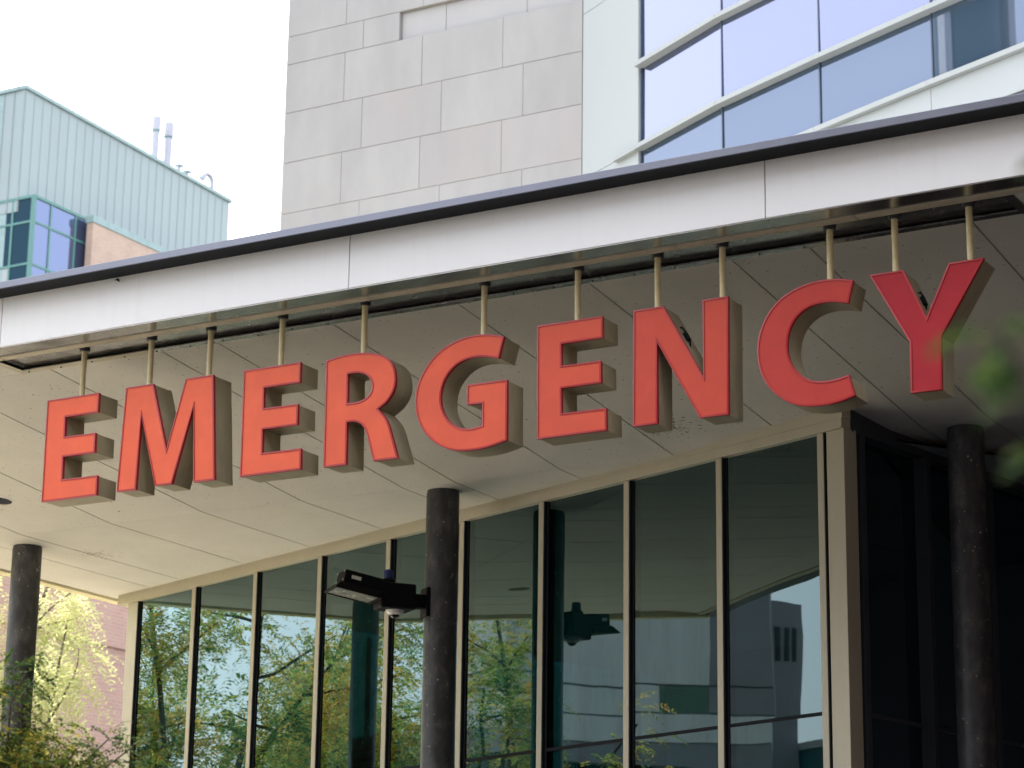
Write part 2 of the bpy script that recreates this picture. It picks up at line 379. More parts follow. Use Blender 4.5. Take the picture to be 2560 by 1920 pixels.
# ------------------------------------------------------------------ ground, roads, paving (out of frame, carry the bounce light)
def sheet(name, x0, x1, y0, y1, z, m):
    o = MB().add([(x0, y0, z), (x1, y0, z), (x1, y1, z), (x0, y1, z)], [(0, 1, 2, 3)]).build(name, m, fix=False)
    return tag(o, kind='structure')
sheet('ground', -700, 700, -700, 900, 0.0, MT['ground'])
sheet('road', -17, 30, -60, 15, 0.006, MT['asphalt'])
sheet('road', -17, 1.9, 15.004, 23.5, 0.010, MT['asphalt'])
o = MB().box(-31, -17.2, 8, 31, 0.0, 0.13).build('pavement', MT['concrete']); tag(o, kind='structure')
o = MB().box(-17.19, -17.02, 8, 23, 0.0, 0.15).build('kerb', MT['concrete']); tag(o, kind='structure')

# ------------------------------------------------------------------ entrance canopy
XL, XR = -19.59, 1.9
canopy = thing('entrance_canopy', 'long flat entrance canopy with white fascia, grey coping and beige panelled soffit', 'canopy', (-9, 18, 7.2))
fj = [XL - 0.12, -17.90, -14.24, -10.595, -6.95, -3.30, 0.35, XR]
for a, b in zip(fj[:-1], fj[1:]):
    MB().box(a + .004, b - .004, 15.635, 15.70, 7.60, 8.05).build('fascia_panel', MT['fascia'], canopy, bevel=0.004)
    MB().box(a + .003, b - .003, 15.645, 15.852, 7.594, 7.602).build('underside_strip', MT['strip'], canopy)
MB().box(XL - .1, XR, 15.68, 15.74, 7.61, 8.04).build('fascia_backing', MT['dark_gap'], canopy)
MB().box(XL - .14, XR, 15.43, 15.75, 8.052, 8.118).build('coping', MT['coping'], canopy, bevel=0.006)
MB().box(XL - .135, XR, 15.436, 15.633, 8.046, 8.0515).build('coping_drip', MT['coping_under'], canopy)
MB().box(XL - .1, XR, 15.76, 27.5, 7.80, 8.04).build('roof_deck', MT['roof'], canopy)
tj = [XL, -18.1, -15.7, -14.45, -13.2, -11.85, -10.55, -9.2, -7.8, -6.35, -4.0, -1.5, XR]
for a, b in zip(tj[:-1], tj[1:]):
    MB().box(a + .004, b - .004, 15.856, 15.95, 7.584, 7.605).build('trim_strip', MT['trim'], canopy, bevel=0.003)
# hanging channel: a shallow metal trough the letters hang from
CX0, CX1 = -14.60, -5.22
ch = MB().box(CX0, CX1, 15.955, 16.40, 7.640, 7.655).build('channel_plate', MT['channel'], canopy)
MB().box(CX0, CX1, 15.952, 15.962, 7.598, 7.64).build('channel_lip', MT['channel'], canopy)
cj = [CX0, -13.15, -11.95, -10.6, -9.3, -7.9, -6.5, CX1]
for a, b in zip(cj[:-1], cj[1:]):
    MB().box(a + .004, b - .004, 16.315, 16.392, 7.594, 7.606).build('channel_flange', MT['trim' if b < -12.5 else 'channel'], canopy, bevel=0.002)
MB().box(CX0 - .03, CX0 + .05, 15.955, 16.392, 7.5925, 7.5935).build('channel_end', MT['trim'], canopy)
MB().box(CX1 - .05, CX1 + .02, 15.955, 16.392, 7.5925, 7.5935).build('channel_end', MT['channel'], canopy)
for k in range(26):
    x = CX0 + .08 + k * .36
    MB().lathe((x, 16.352 + .012 * (k % 2), 7.586), [(.006, .0), (.008, .004), (.008, .009)], 8).build('screw', MT['dark_gap'], canopy)
# soffit boards: the front run falls gently towards the back, the rear run is level
YC, ZB = 20.38, 7.198
def zs(y): return 7.60 - 0.1008 * (y - 16.39)
sj = [XL, -18.72, -18.07, -16.80, -15.56, -14.31, -13.06, -12.46, -11.26, -10.03, -8.82, -7.575, -6.93, -5.65, -4.40, -3.15, -1.9, -.65, .6, XR]
G = .0075
def slab(a, b, y0, y1, z0, z1, t=.02):
    return MB().hexa([(a, y0, z0), (b, y0, z0), (b, y1, z1), (a, y1, z1), (a, y0, z0 + t), (b, y0, z0 + t), (b, y1, z1 + t), (a, y1, z1 + t)])
for a, b in zip(sj[:-1], sj[1:]):
    slab(a + G, b - G, 16.394, YC - .0015, zs(16.394), zs(YC)).build('soffit_panel', MT['soffit'], canopy)
    slab(a + G, b - G, YC + .0015, 25.6, ZB, ZB).build('soffit_panel', MT['soffit_back'], canopy)
for a, b in ((XL, CX0 - .035), (CX1 + .025, XR)):
    MB().box(a, b, 15.952, 16.39, 7.600, 7.62).build('soffit_filler', MT['soffit'], canopy)
slab(XL, XR, 16.41, YC, zs(16.41) + .04, zs(YC) + .04, .01).build('soffit_backing', MT['dark_gap'], canopy)
slab(XL, XR, YC, 25.6, ZB + .04, ZB + .04, .01).build('soffit_backing', MT['dark_gap'], canopy)
MB().hexa([(XL - .14, 15.75, 7.57), (XL + .004, 15.75, 7.57), (XL + .004, YC, ZB - .03), (XL - .14, YC, ZB - .03), (XL - .14, 15.75, 8.05), (XL + .004, 15.75, 8.05), (XL + .004, YC, 8.05), (XL - .14, YC, 8.05)]).build('edge_fascia', MT['gutter'], canopy)
MB().box(XL - .14, XL + .004, YC + .002, 25.6, ZB - .03, 8.05).build('edge_fascia', MT['gutter'], canopy)
# recessed downlight
dl = Vector((-17.44, 19.31, zs(19.31)))
def disc_ring(c, r0, r1, z0, z1, n=32):
    mb = MB(); vs = []
    for r in (r0, r1):
        for k in range(n):
            a = 2 * math.pi * k / n; y = c.y + r * math.sin(a)
            vs.append((c.x + r * math.cos(a), y, zs(y) + (z0 if r == r0 else z1)))
    return mb.add(vs, [(k, (k + 1) % n, n + (k + 1) % n, n + k) for k in range(n)])
dn = disc_ring(dl, .135, .155, -.012, -.003).build('downlight', MT['white'], canopy, smooth=40)
mbd = MB(); mbd.add([(dl.x + .134 * math.cos(2 * math.pi * k / 32), dl.y + .134 * math.sin(2 * math.pi * k / 32), zs(dl.y + .134 * math.sin(2 * math.pi * k / 32)) - .006) for k in range(32)], [tuple(range(32))])
mbd.build('downlight_reflector', MT['dome'], dn)
# small hook left on the fascia
MB().tube([(-12.97, 15.64, 8.035), (-12.955, 15.61, 8.022), (-12.94, 15.60, 8.008), (-12.925, 15.61, 7.998)], .006, 6).tube([(-12.965, 15.60, 8.012), (-12.92, 15.60, 8.012)], .004, 6).build('hook', MT['black'], canopy, smooth=50)

# ------------------------------------------------------------------ letters
def catmull(P, closed_run=False, sub=4):
    out = []
    n = len(P)
    for i in range(n - 1):
        p0 = P[max(i - 1, 0)]; p1 = P[i]; p2 = P[i + 1]; p3 = P[min(i + 2, n - 1)]
        for s in range(sub):
            t = s / sub; t2 = t * t; t3 = t2 * t
            out.append(tuple(0.5 * ((2 * p1[k]) + (-p0[k] + p2[k]) * t + (2 * p0[k] - 5 * p1[k] + 4 * p2[k] - p3[k]) * t2 + (-p0[k] + 3 * p1[k] - 3 * p2[k] + p3[k]) * t3) for k in (0, 1)))
    return out
def outline(P, corners):
    if not corners: return list(P)
    out = []
    for i, c in enumerate(corners):
        d = corners[(i + 1) % len(corners)]
        run = P[c:d + 1] if d > c else P[c:] + P[:d + 1]
        out += catmull(run) if len(run) > 2 else [run[0]]
    return out
def area(P): return sum(P[i][0] * P[(i + 1) % len(P)][1] - P[(i + 1) % len(P)][0] * P[i][1] for i in range(len(P))) / 2
def inset(P, w):          # P counter-clockwise -> shrinks by w
    n = len(P); out = []
    for i in range(n):
        a = Vector(P[i - 1]); b = Vector(P[i]); c = Vector(P[(i + 1) % n])
        d1 = (b - a).normalized(); d2 = (c - b).normalized()
        n1 = Vector((-d1.y, d1.x)); n2 = Vector((-d2.y, d2.x))
        m = n1 + n2; L = m.length
        if L < 1e-6: out.append(tuple(b + n1 * w)); continue
        m /= L; k = w / max(0.35, m.dot(n1)); out.append(tuple(b + m * k))
    return out

YL, DEP = 16.0, 0.262
def letter(label, polys, rods, clamp=None):
    P = [list(p) for p in polys]
    for i, p in enumerate(P):
        if (area(p) > 0) != (i == 0): p.reverse()
    xs_ = [q[0] for q in P[0]]; cx = (min(xs_) + max(xs_)) / 2
    letter.k = getattr(letter, 'k', -1) + 1
    root = thing('sign_letter', label, 'sign letter', (cx, YL + DEP / 2, 6.25), 'red letters of the hanging sign')
    def tri(loops): return tessellate_polygon([[Vector((q[0], q[1], 0)) for q in l] for l in loops])
    def wall(mb, A, ya, B, yb):
        n = len(A)
        mb.add([(q[0], ya, q[1]) for q in A] + [(q[0], yb, q[1]) for q in B], [(k, (k + 1) % n, n + (k + 1) % n, n + k) for k in range(n)])
    # sides and back of the can
    R = [inset(p, .005) for p in P]
    mb = MB()
    for l in R: wall(mb, l, YL + .022, l, YL + DEP)
    flat = [q for l in R for q in l]
    mb.add([(q[0], YL + DEP, q[1]) for q in flat], [tuple(t) for t in tri(R)])
    mb.build('side_return', MT['return'], root, smooth=28, fix=True)
    # trim cap
    I = [inset(p, .013) for p in P]
    mb = MB()
    for o_, i_ in zip(P, I):
        wall(mb, o_, YL + .028, o_, YL - .002); wall(mb, o_, YL - .002, i_, YL - .004); wall(mb, i_, YL - .004, i_, YL + .006)
    mb.build('trim_cap', MT['cap'], root, smooth=28)
    # face
    F = [inset(p, .0115) for p in P]
    flat = [q for l in F for q in l]
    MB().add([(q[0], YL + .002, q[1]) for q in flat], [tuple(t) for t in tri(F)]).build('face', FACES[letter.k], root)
    for (rx, zt) in rods:
        MB().tube([(rx, 16.13, zt), (rx, 16.13, 7.642)], .0245, 14).build('hanger_rod', MT['rod'], root, smooth=40)
        MB().lathe((rx, 16.13, 7.612), [(.045, 0), (.048, .008), (.048, .026)], 14).build('rod_flange', MT['rod_base'], root, smooth=40)
    if clamp:                # service cable and clip lying on the sloping edge
        (ax, az), (bx, bz) = clamp
        d = Vector((bx - ax, 0, bz - az)).normalized(); nrm = Vector((-d.z, 0, d.x))
        if nrm.z < 0: nrm = -nrm
        a = Vector((ax, YL + .12, az)); b = Vector((bx, YL + .12, bz))
        MB().tube([a - nrm * .02, a + nrm * .012, a.lerp(b, .3) + nrm * .02, a.lerp(b, .7) + nrm * .014, b - nrm * .02], .007, 8).build('service_cable', MT['black'], root, smooth=50)
        m_ = a.lerp(b, .45)
        p_ = [m_ + d * s1 + Vector((0, s2, 0)) + nrm * s3 for s3 in (-.01, .022) for (s1, s2) in ((-.035, -.02), (.035, -.02), (.035, .03), (-.035, .03))]
        MB().hexa(p_).build('cable_clip', MT['black'], root, bevel=.004)
    return root

def E_shape(cx):
    P = [(-.366, 7.170), (.208, 7.170), (.210, 6.995), (-.150, 6.995), (-.147, 6.818), (.195, 6.815), (.199, 6.638), (-.147, 6.639), (-.143, 6.438), (.243, 6.434), (.247, 6.259), (-.358, 6.259)]
    return [[(cx + x, z) for x, z in P]]
Mp = [(-13.107, 7.178), (-12.813, 7.177), (-12.636, 6.580), (-12.469, 7.177), (-12.180, 7.176), (-12.116, 6.262), (-12.335, 6.264), (-12.372, 6.930), (-12.562, 6.272), (-12.737, 6.274), (-12.925, 6.918), (-12.941, 6.262), (-13.145, 6.264)]
Rp = [(-11.037, 7.147), (-10.925, 7.166), (-10.815, 7.173), (-10.714, 7.170), (-10.630, 7.161), (-10.545, 7.142), (-10.486, 7.118), (-10.435, 7.085), (-10.392, 7.037), (-10.368, 6.979), (-10.357, 6.917), (-10.360, 6.859), (-10.375, 6.811), (-10.404, 6.764), (-10.448, 6.719), (-10.517, 6.677), (-10.479, 6.636), (-10.444, 6.596), (-10.418, 6.550), (-10.400, 6.505), (-10.373, 6.423), (-10.346, 6.342), (-10.317, 6.249), (-10.548, 6.250), (-10.580, 6.347), (-10.604, 6.428), (-10.623, 6.488), (-10.645, 6.533), (-10.676, 6.569), (-10.710, 6.589), (-10.752, 6.600), (-10.813, 6.601), (-10.808, 6.249), (-11.028, 6.250)]
Rh = [(-10.819, 7.005), (-10.767, 7.007), (-10.708, 7.002), (-10.657, 6.984), (-10.614, 6.953), (-10.589, 6.910), (-10.582, 6.873), (-10.591, 6.830), (-10.617, 6.797), (-10.658, 6.773), (-10.708, 6.761), (-10.758, 6.758), (-10.815, 6.758)]
Gp = [(-9.358, 7.124), (-9.442, 7.150), (-9.537, 7.167), (-9.633, 7.172), (-9.728, 7.164), (-9.824, 7.141), (-9.920, 7.100), (-10.005, 7.040), (-10.073, 6.966), (-10.124, 6.883), (-10.154, 6.800), (-10.166, 6.723), (-10.162, 6.644), (-10.146, 6.571), (-10.115, 6.496), (-10.064, 6.419), (-9.998, 6.355), (-9.924, 6.304), (-9.843, 6.267), (-9.756, 6.246), (-9.660, 6.238), (-9.566, 6.239), (-9.480, 6.247), (-9.394, 6.264), (-9.319, 6.282), (-9.324, 6.770), (-9.688, 6.773), (-9.687, 6.609), (-9.546, 6.606), (-9.543, 6.427), (-9.600, 6.417), (-9.664, 6.415), (-9.728, 6.426), (-9.792, 6.455), (-9.849, 6.500), (-9.893, 6.562), (-9.920, 6.629), (-9.929, 6.701), (-9.920, 6.775), (-9.897, 6.837), (-9.857, 6.894), (-9.804, 6.940), (-9.740, 6.972), (-9.661, 6.989), (-9.581, 6.989), (-9.502, 6.977), (-9.403, 6.952)]
Np = [(-8.219, 7.175), (-7.963, 7.174), (-7.633, 6.577), (-7.637, 7.176), (-7.424, 7.175), (-7.430, 6.261), (-7.666, 6.263), (-8.018, 6.897), (-8.016, 6.260), (-8.222, 6.261)]
Cp = [(-6.425, 7.152), (-6.507, 7.172), (-6.590, 7.184), (-6.674, 7.188), (-6.758, 7.182), (-6.842, 7.164), (-6.928, 7.133), (-7.006, 7.089), (-7.076, 7.025), (-7.136, 6.939), (-7.176, 6.841), (-7.193, 6.741), (-7.191, 6.659), (-7.176, 6.576), (-7.146, 6.498), (-7.100, 6.423), (-7.035, 6.354), (-6.960, 6.300), (-6.875, 6.264), (-6.784, 6.246), (-6.694, 6.240), (-6.604, 6.244), (-6.514, 6.259), (-6.430, 6.285), (-6.476, 6.445), (-6.547, 6.428), (-6.623, 6.420), (-6.698, 6.423), (-6.765, 6.438), (-6.822, 6.468), (-6.876, 6.519), (-6.918, 6.579), (-6.943, 6.648), (-6.951, 6.720), (-6.944, 6.796), (-6.922, 6.864), (-6.885, 6.922), (-6.831, 6.969), (-6.762, 7.000), (-6.685, 7.013), (-6.609, 7.011), (-6.542, 7.000), (-6.467, 6.981)]
Yp = [(-6.300, 7.171), (-6.037, 7.170), (-5.874, 6.790), (-5.696, 7.171), (-5.433, 7.170), (-5.769, 6.639), (-5.778, 6.246), (-6.010, 6.248), (-6.006, 6.625)]
letter('salmon red letter E, leftmost letter of the hanging sign', E_shape(-13.609), [(-13.70, 7.165)])
letter('red letter M hung from two rods near the left end of the sign', [Mp], [(-12.958, 7.17), (-12.324, 7.17)])
letter('red letter E between the M and the R of the hanging sign', E_shape(-11.499), [(-11.581, 7.165)])
letter('red letter R with closed bowl and curved leg, on the hanging sign', [outline(Rp, [0, 15, 22, 23, 31, 32, 33]), outline(Rh, [0, 12])], [(-10.759, 7.165)])
letter('round red letter G above the middle column, on the hanging sign', [outline(Gp, [0, 24, 25, 26, 27, 28, 29, 46])], [(-9.62, 7.165)])
letter('red letter E between the G and the N of the hanging sign', E_shape(-8.693), [(-8.772, 7.165)])
letter('red letter N with a cable clip on its diagonal, hung from two rods', [Np], [(-8.076, 7.17), (-7.528, 7.17)], clamp=((-7.88, 7.022), (-7.78, 6.842)))
letter('open round red letter C, second letter from the right end', [outline(Cp, [0, 23, 24, 42])], [(-6.654, 7.18)])
letter('dark red letter Y, rightmost letter of the hanging sign', [Yp], [(-6.144, 7.165), (-5.576, 7.165)], clamp=((-5.97, 7.02), (-5.91, 6.87)))

# ------------------------------------------------------------------ columns
for (x, y, lab) in ((-18.44, 20.94, 'dark round steel column at far left, in front of the yellow tree'),
                    (-12.773, 20.67, 'dark round steel column in the middle carrying the light fixture'),
                    (-7.24, 20.62, 'dark round steel column at right beside the black doorway glass')):
    t = thing('canopy_column', lab, 'column', (x, y, 0), 'round columns under the canopy')
    MB().lathe((x, y, .02), [(.166, 0), (.166, 7.14), (.160, 7.165), (.160, 7.18)], 48).build('shaft', MT['column'], t, smooth=40)
    MB().lathe((x, y, .0), [(.28, 0.011), (.28, .05), (.26, .06), (.17, .065)], 32).build('base_plate', MT['column'], t, smooth=40)

# ------------------------------------------------------------------ glazed entrance wall (turned about 20 degrees to the fascia)
WC = Vector((-8.018, 19.647)); WD = Vector((-.9394, .3426)); WN = Vector((-.3426, -.9394))
def wf(u, n, z): return (WC.x + WD.x * u + WN.x * n, WC.y + WD.y * u + WN.y * n, z)
RD = Vector((.2, .98)).normalized(); RN = Vector((RD.y, -RD.x))
def rf(u, n, z): return (WC.x + RD.x * u + RN.x * n, WC.y + RD.y * u + RN.y * n, z)
hall = thing('glazed_entrance_hall', 'glazed entrance hall with tall dark green reflecting panes in champagne frames', 'building', (-12, 23, 0))
MB().fbox(wf, .0, 12.134, -.10, .022, 7.072, 7.160).build('header', MT['frame'], hall, bevel=.004)
MB().fbox(wf, .0, 12.134, -.10, .012, 7.163, 7.285).build('header_filler', MT['frame'], hall)
mul = [(.242, .317), (1.519, 1.594), (2.781, 2.856), (4.038, 4.113), (5.304, 5.380), (6.563, 6.638), (7.824, 7.900), (9.098, 9.170), (10.385, 10.463), (11.687, 11.914)]
for a, b in mul:
    MB().fbox(wf, a, b, -.16, 0.0, .12, 7.071).build('mullion', MT['frame'], hall, bevel=.004)
    MB().fbox(wf, a - .014, a - .0005, -.12, -.006, .12, 7.07).fbox(wf, a - .040, a - .0145, -.12, -.034, .12, 7.07).fbox(wf, b + .0005, b + .014, -.12, -.030, .12, 7.07).build('gasket', MT['gasket'], hall)
MB().fbox(wf, .0, .207, -.17, -.004, .12, 7.071).build('corner_panel', MT['frame'], hall, bevel=.004)
MB().fbox(wf, .2075, .2415, -.12, -.05, .12, 7.07).build('corner_reveal', MT['gasket'], hall)
edges = [(mul[i][1] + .0145, mul[i + 1][0] - .0145) for i in range(len(mul) - 1)]
grn = random.Random(3)
for a, b in edges:
    t1, t2 = grn.uniform(-.0022, .0022), grn.uniform(-.002, .002)
    def wp(u, n, z, t1=t1, t2=t2, uc=(a + b) / 2): return wf(u, n + t1 * (u - uc) + t2 * (z - 5.8), z)
    MB().fbox(wp, a, b, -.052, -.040, 4.606, 7.066).build('pane', MT['glass'], hall)
    MB().fbox(wf, a, b, -.052, -.040, .16, 4.572).build('pane', MT['glass'], hall)
    MB().fbox(wf, a, b, -.10, -.036, 4.574, 4.604).build('transom', MT['gasket'], hall)
    MB().fbox(wf, a, b, -.15, -.092, .10, .158).build('sill', MT['frame'], hall)
# right return of the hall
MB().fbox(rf, .115, 8.0, -.12, .02, 7.05, 7.16).build('header', MT['dark_frame'], hall)
MB().fbox(rf, .115, 8.0, -.11, .01, 7.163, 7.30).build('header_filler', MT['dark_frame'], hall)
MB().fbox(rf, .178, .212, -.12, -.03, .12, 7.049).build('corner_panel', MT['dark_frame'], hall, bevel=.004)
rm = [(.215, .30), (1.30, 1.375), (2.40, 2.475), (3.5, 3.575), (4.6, 4.675), (5.7, 5.775), (6.8, 6.875), (7.9, 7.975)]
for a, b in rm:
    MB().fbox(rf, a, b, -.16, .03, .12, 7.049).build('mullion', MT['dark_frame'], hall, bevel=.004)
for i in range(len(rm) - 1):
    MB().fbox(rf, rm[i][1], rm[i + 1][0], -.118, -.106, .12, 4.58).build('pane', MT['dark_glass'], hall)
    MB().fbox(rf, rm[i][1], rm[i + 1][0], -.118, -.106, 4.62, 7.048).build('pane', MT['dark_glass'], hall)
    MB().fbox(rf, rm[i][1], rm[i + 1][0], -.14, -.09, 4.582, 4.618).build('transom', MT['dark_frame'], hall)
# inside of the hall
def inside_quad(name, pts, m=MT['inside']):
    MB().add(pts, [tuple(range(len(pts)))]).build(name, m, hall, fix=False)
a0 = wf(.3, -.3, 0); a1 = wf(11.8, -.3, 0); b0 = wf(-2.0, -9.0, 0); b1 = wf(11.8, -9.0, 0)
inside_quad('interior_floor', [(p[0], p[1], .1) for p in (a0, a1, b1, b0)])
inside_quad('interior_ceiling', [(p[0], p[1], 7.12) for p in (a0, a1, b1, b0)])
inside_quad('interior_wall', [(b0[0], b0[1], .1), (b1[0], b1[1], .1), (b1[0], b1[1], 7.12), (b0[0], b0[1], 7.12)])
c1 = rf(8.0, -.05, 0)
inside_quad('interior_wall', [(b0[0], b0[1], .1), (c1[0], c1[1], .1), (c1[0], c1[1], 7.12), (b0[0], b0[1], 7.12)])
r0 = rf(.3, -.2, 0)
inside_quad('interior_ceiling', [(p[0], p[1], 7.125) for p in (a0, b0, c1, r0)])
def lf(u, n, z): return (WC.x + WD.x * (11.80 + n) - WN.x * u, WC.y + WD.y * (11.80 + n) - WN.y * u, z)
for u in (.4, 2.0, 3.6, 5.2, 6.8, 8.4):
    MB().fbox(lf, u - .04, u + .04, -.06, .06, .12, 7.05).build('mullion', MT['frame'], hall)
for u in (.4, 2.0, 3.6, 5.2, 6.8):
    MB().fbox(lf, u + .042, u + 1.558, -.008, .008, .2, 7.04).build('pane', MT['clear'], hall)
# a printed notice taped to the inside of the glass
nt_ = MB().fbox(wf, 6.93, 7.42, -.20, -.195, 3.4, 5.02).build('notice_sheet', pmat('notice_paper', (0.50, 0.66, 0.18), 0.7), hall)
for k in range(12):
    z = 4.86 - k * .105 - (.08 if k in (4, 7) else 0)
    MB().fbox(wf, 6.98 + .05 * ((k * 7) % 3), 7.37, -.1948, -.1935, z, z + .035).build('printed_line', MT['gasket'], nt_)

# ------------------------------------------------------------------ area light and camera on the middle column
ax = Vector((-.6055, -.7958, 0)); bx = Vector((.7958, -.6055, 0)); tl = math.radians(9.3)
a3 = Vector((ax.x * math.cos(tl), ax.y * math.cos(tl), math.sin(tl))); u3 = bx.cross(a3).normalized()
if u3.z < 0: u3 = -u3
L0 = Vector((-13.189, 20.128, 6.022))
def hf(a, b, u): return tuple(L0 + a3 * a + bx * b + u3 * u)
def hbox(mb, a0, a1, b0, b1, u0, u1): return mb.hexa([hf(a0, b0, u0), hf(a1, b0, u0), hf(a1, b1, u0), hf(a0, b1, u0), hf(a0, b0, u1), hf(a1, b0, u1), hf(a1, b1, u1), hf(a0, b1, u1)])
lt = thing('area_light', 'black rectangular area light bracketed to the middle column', 'light fixture', (-12.93, 20.46, 6.0))
mb = MB()
mb.add([hf(0, -.185, .0), hf(.49, -.185, .0), hf(.49, .185, .0), hf(0, .185, .0), hf(.0, -.13, .075), hf(.43, -.13, .075), hf(.43, .13, .075), hf(0, .13, .075)],
       [(3, 2, 1, 0), (0, 1, 5, 4), (1, 2, 6, 5), (2, 3, 7, 6), (3, 0, 4, 7), (4, 5, 6, 7)])
mb.build('reflector_hood', MT['black'], lt, bevel=.004)
hb = hbox(MB(), -.02, .40, -.125, .125, .074, .205).build('housing', MT['black'], lt, bevel=.012)
for (b, u) in ((-.10, .10), (.10, .10), (-.10, .185), (.10, .185)):
    MB().tube([hf(.398, b, u), hf(.408, b, u)], .009, 8).build('bolt', MT['chrome'], hb)
hbox(MB(), .23, .33, .1245, .1275, .125, .16).build('label_plate', MT['white'], hb)
ln = MB().add([hf(.03, -.165, -.002), hf(.465, -.165, -.002), hf(.465, .165, -.002), hf(.03, .165, -.002)], [(0, 1, 2, 3)]).build('lens', MT['lens'], lt, fix=False)
for (a, b, c, d) in ((.0, .03, -.185, .185), (.465, .49, -.185, .185), (.03, .465, -.185, -.165), (.03, .465, .165, .185)):
    hbox(MB(), a, b, c, d, -.010, -.001).build('lens_frame', MT['black'], lt)
def gf(a, b, z): return (L0.x + ax.x * a + bx.x * b, L0.y + ax.y * a + bx.y * b, z)
def gbox(a0, a1, b0, b1, z0, z1): return MB().hexa([gf(a0, b0, z0), gf(a1, b0, z0), gf(a1, b1, z0), gf(a0, b1, z0), gf(a0, b0, z1), gf(a1, b0, z1), gf(a1, b1, z1), gf(a0, b1, z1)])
gbox(-.38, -.01, -.13, .13, 5.945, 6.20).build('junction_box', MT['black'], lt, bevel=.02)
gbox(-.53, -.38, -.05, .05, 5.98, 6.12).build('arm', MT['black'], lt, bevel=.01)
gbox(-.545, -.50, -.09, .09, 5.90, 6.19).build('bracket', MT['black'], lt, bevel=.006)
q = gf(-.12, 0, 0)
MB().lathe((q[0], q[1], 6.20), [(.075, 0), (.075, .035), (.06, .05)], 18).build('photocell_base', MT['black'], lt, smooth=40)
MB().lathe((q[0], q[1], 6.25), [(.05, 0), (.052, .01), (.05, .075), (.042, .09)], 18).build('photocell', MT['blue'], lt, smooth=40)
q = gf(-.20, 0, 0)
cm = thing('dome_camera', 'small white dome camera under the black light fixture box', 'security camera', (q[0], q[1], 5.9))
MB().lathe((q[0], q[1], 5.896), [(.055, 0), (.078, .014), (.090, .032), (.092, .047)], 24).build('housing', MT['white'], cm, smooth=50)
MB().lathe((q[0], q[1], 5.866), [(.01, 0), (.03, .005), (.046, .02), (.05, .036)], 24).build('dome', MT['dome'], cm, smooth=60)

# ------------------------------------------------------------------ stone tower
tower = thing('stone_tower', 'tall grey stone clad tower block behind the canopy', 'building', (-20, 34, 0))
SX0, SX1, SY = -23.12, -17.35, 32.0
MB().box(SX0 + .06, SX1 + .5, SY + .17, SY + 12, 0, 38).build('core_wall', MT['mortar'], tower)
for (a, b, z0, z1) in ((SX0 + .01, SX1 - .01, 5, 18.094), (SX0 + .01, -20.833, 18.0945, 18.614), (SX0 + .01, SX1 - .01, 18.6145, 37)):
    MB().box(a, b, SY + .014, SY + .16, z0, z1).build('mortar_bed', MT['mortar'], tower)
rows = [8.08 + .9035 * k for k in range(0, 11)]
rows = [z for z in rows if z < 18.2]           # ... 15.39 16.30 17.20 18.10
rows = [15.387 - .9035 * k for k in range(9, 0, -1)] + [15.387, 16.30, 17.205, 18.097, 18.612] + [18.612 + .9035 * k for k in range(1, 21)]
rnd = random.Random(4)
def stone(a, b, z0, z1, y, m): MB().box(a + .004, b - .004, y, y + .15, z0 + .004, z1 - .004).build('stone_block', m, tower, bevel=.005)
for r in range(len(rows) - 1):
    z0, z1 = rows[r], rows[r + 1]
    k = rows.index(z0) - rows.index(16.30)
    if z0 == 18.097:                                   # the narrow course with the recessed slot
        for a, b in ((SX0, -21.55), (-21.55, -20.83)): stone(a, b, z0, z1, SY, MT['stone'])
        for a, b in ((-20.83, -19.966), (-19.966, -18.42), (-18.42, SX1)): stone(a, b, z0, z1, SY + .08, MT['stone_pale'])
        continue
    j = [-21.53, -19.975, -18.435] if k % 2 == 0 else [-21.91, -20.37, -18.823]
    xs_ = [SX0] + j + [SX1]
    for i in range(4):
        m = MT['stone']
        if (k == 0 and i == 1) or (k == -1 and i in (2, 3)): m = MT['stone_pink']
        stone(xs_[i], xs_[i + 1], z0, z1, SY + rnd.uniform(0, .004), m)

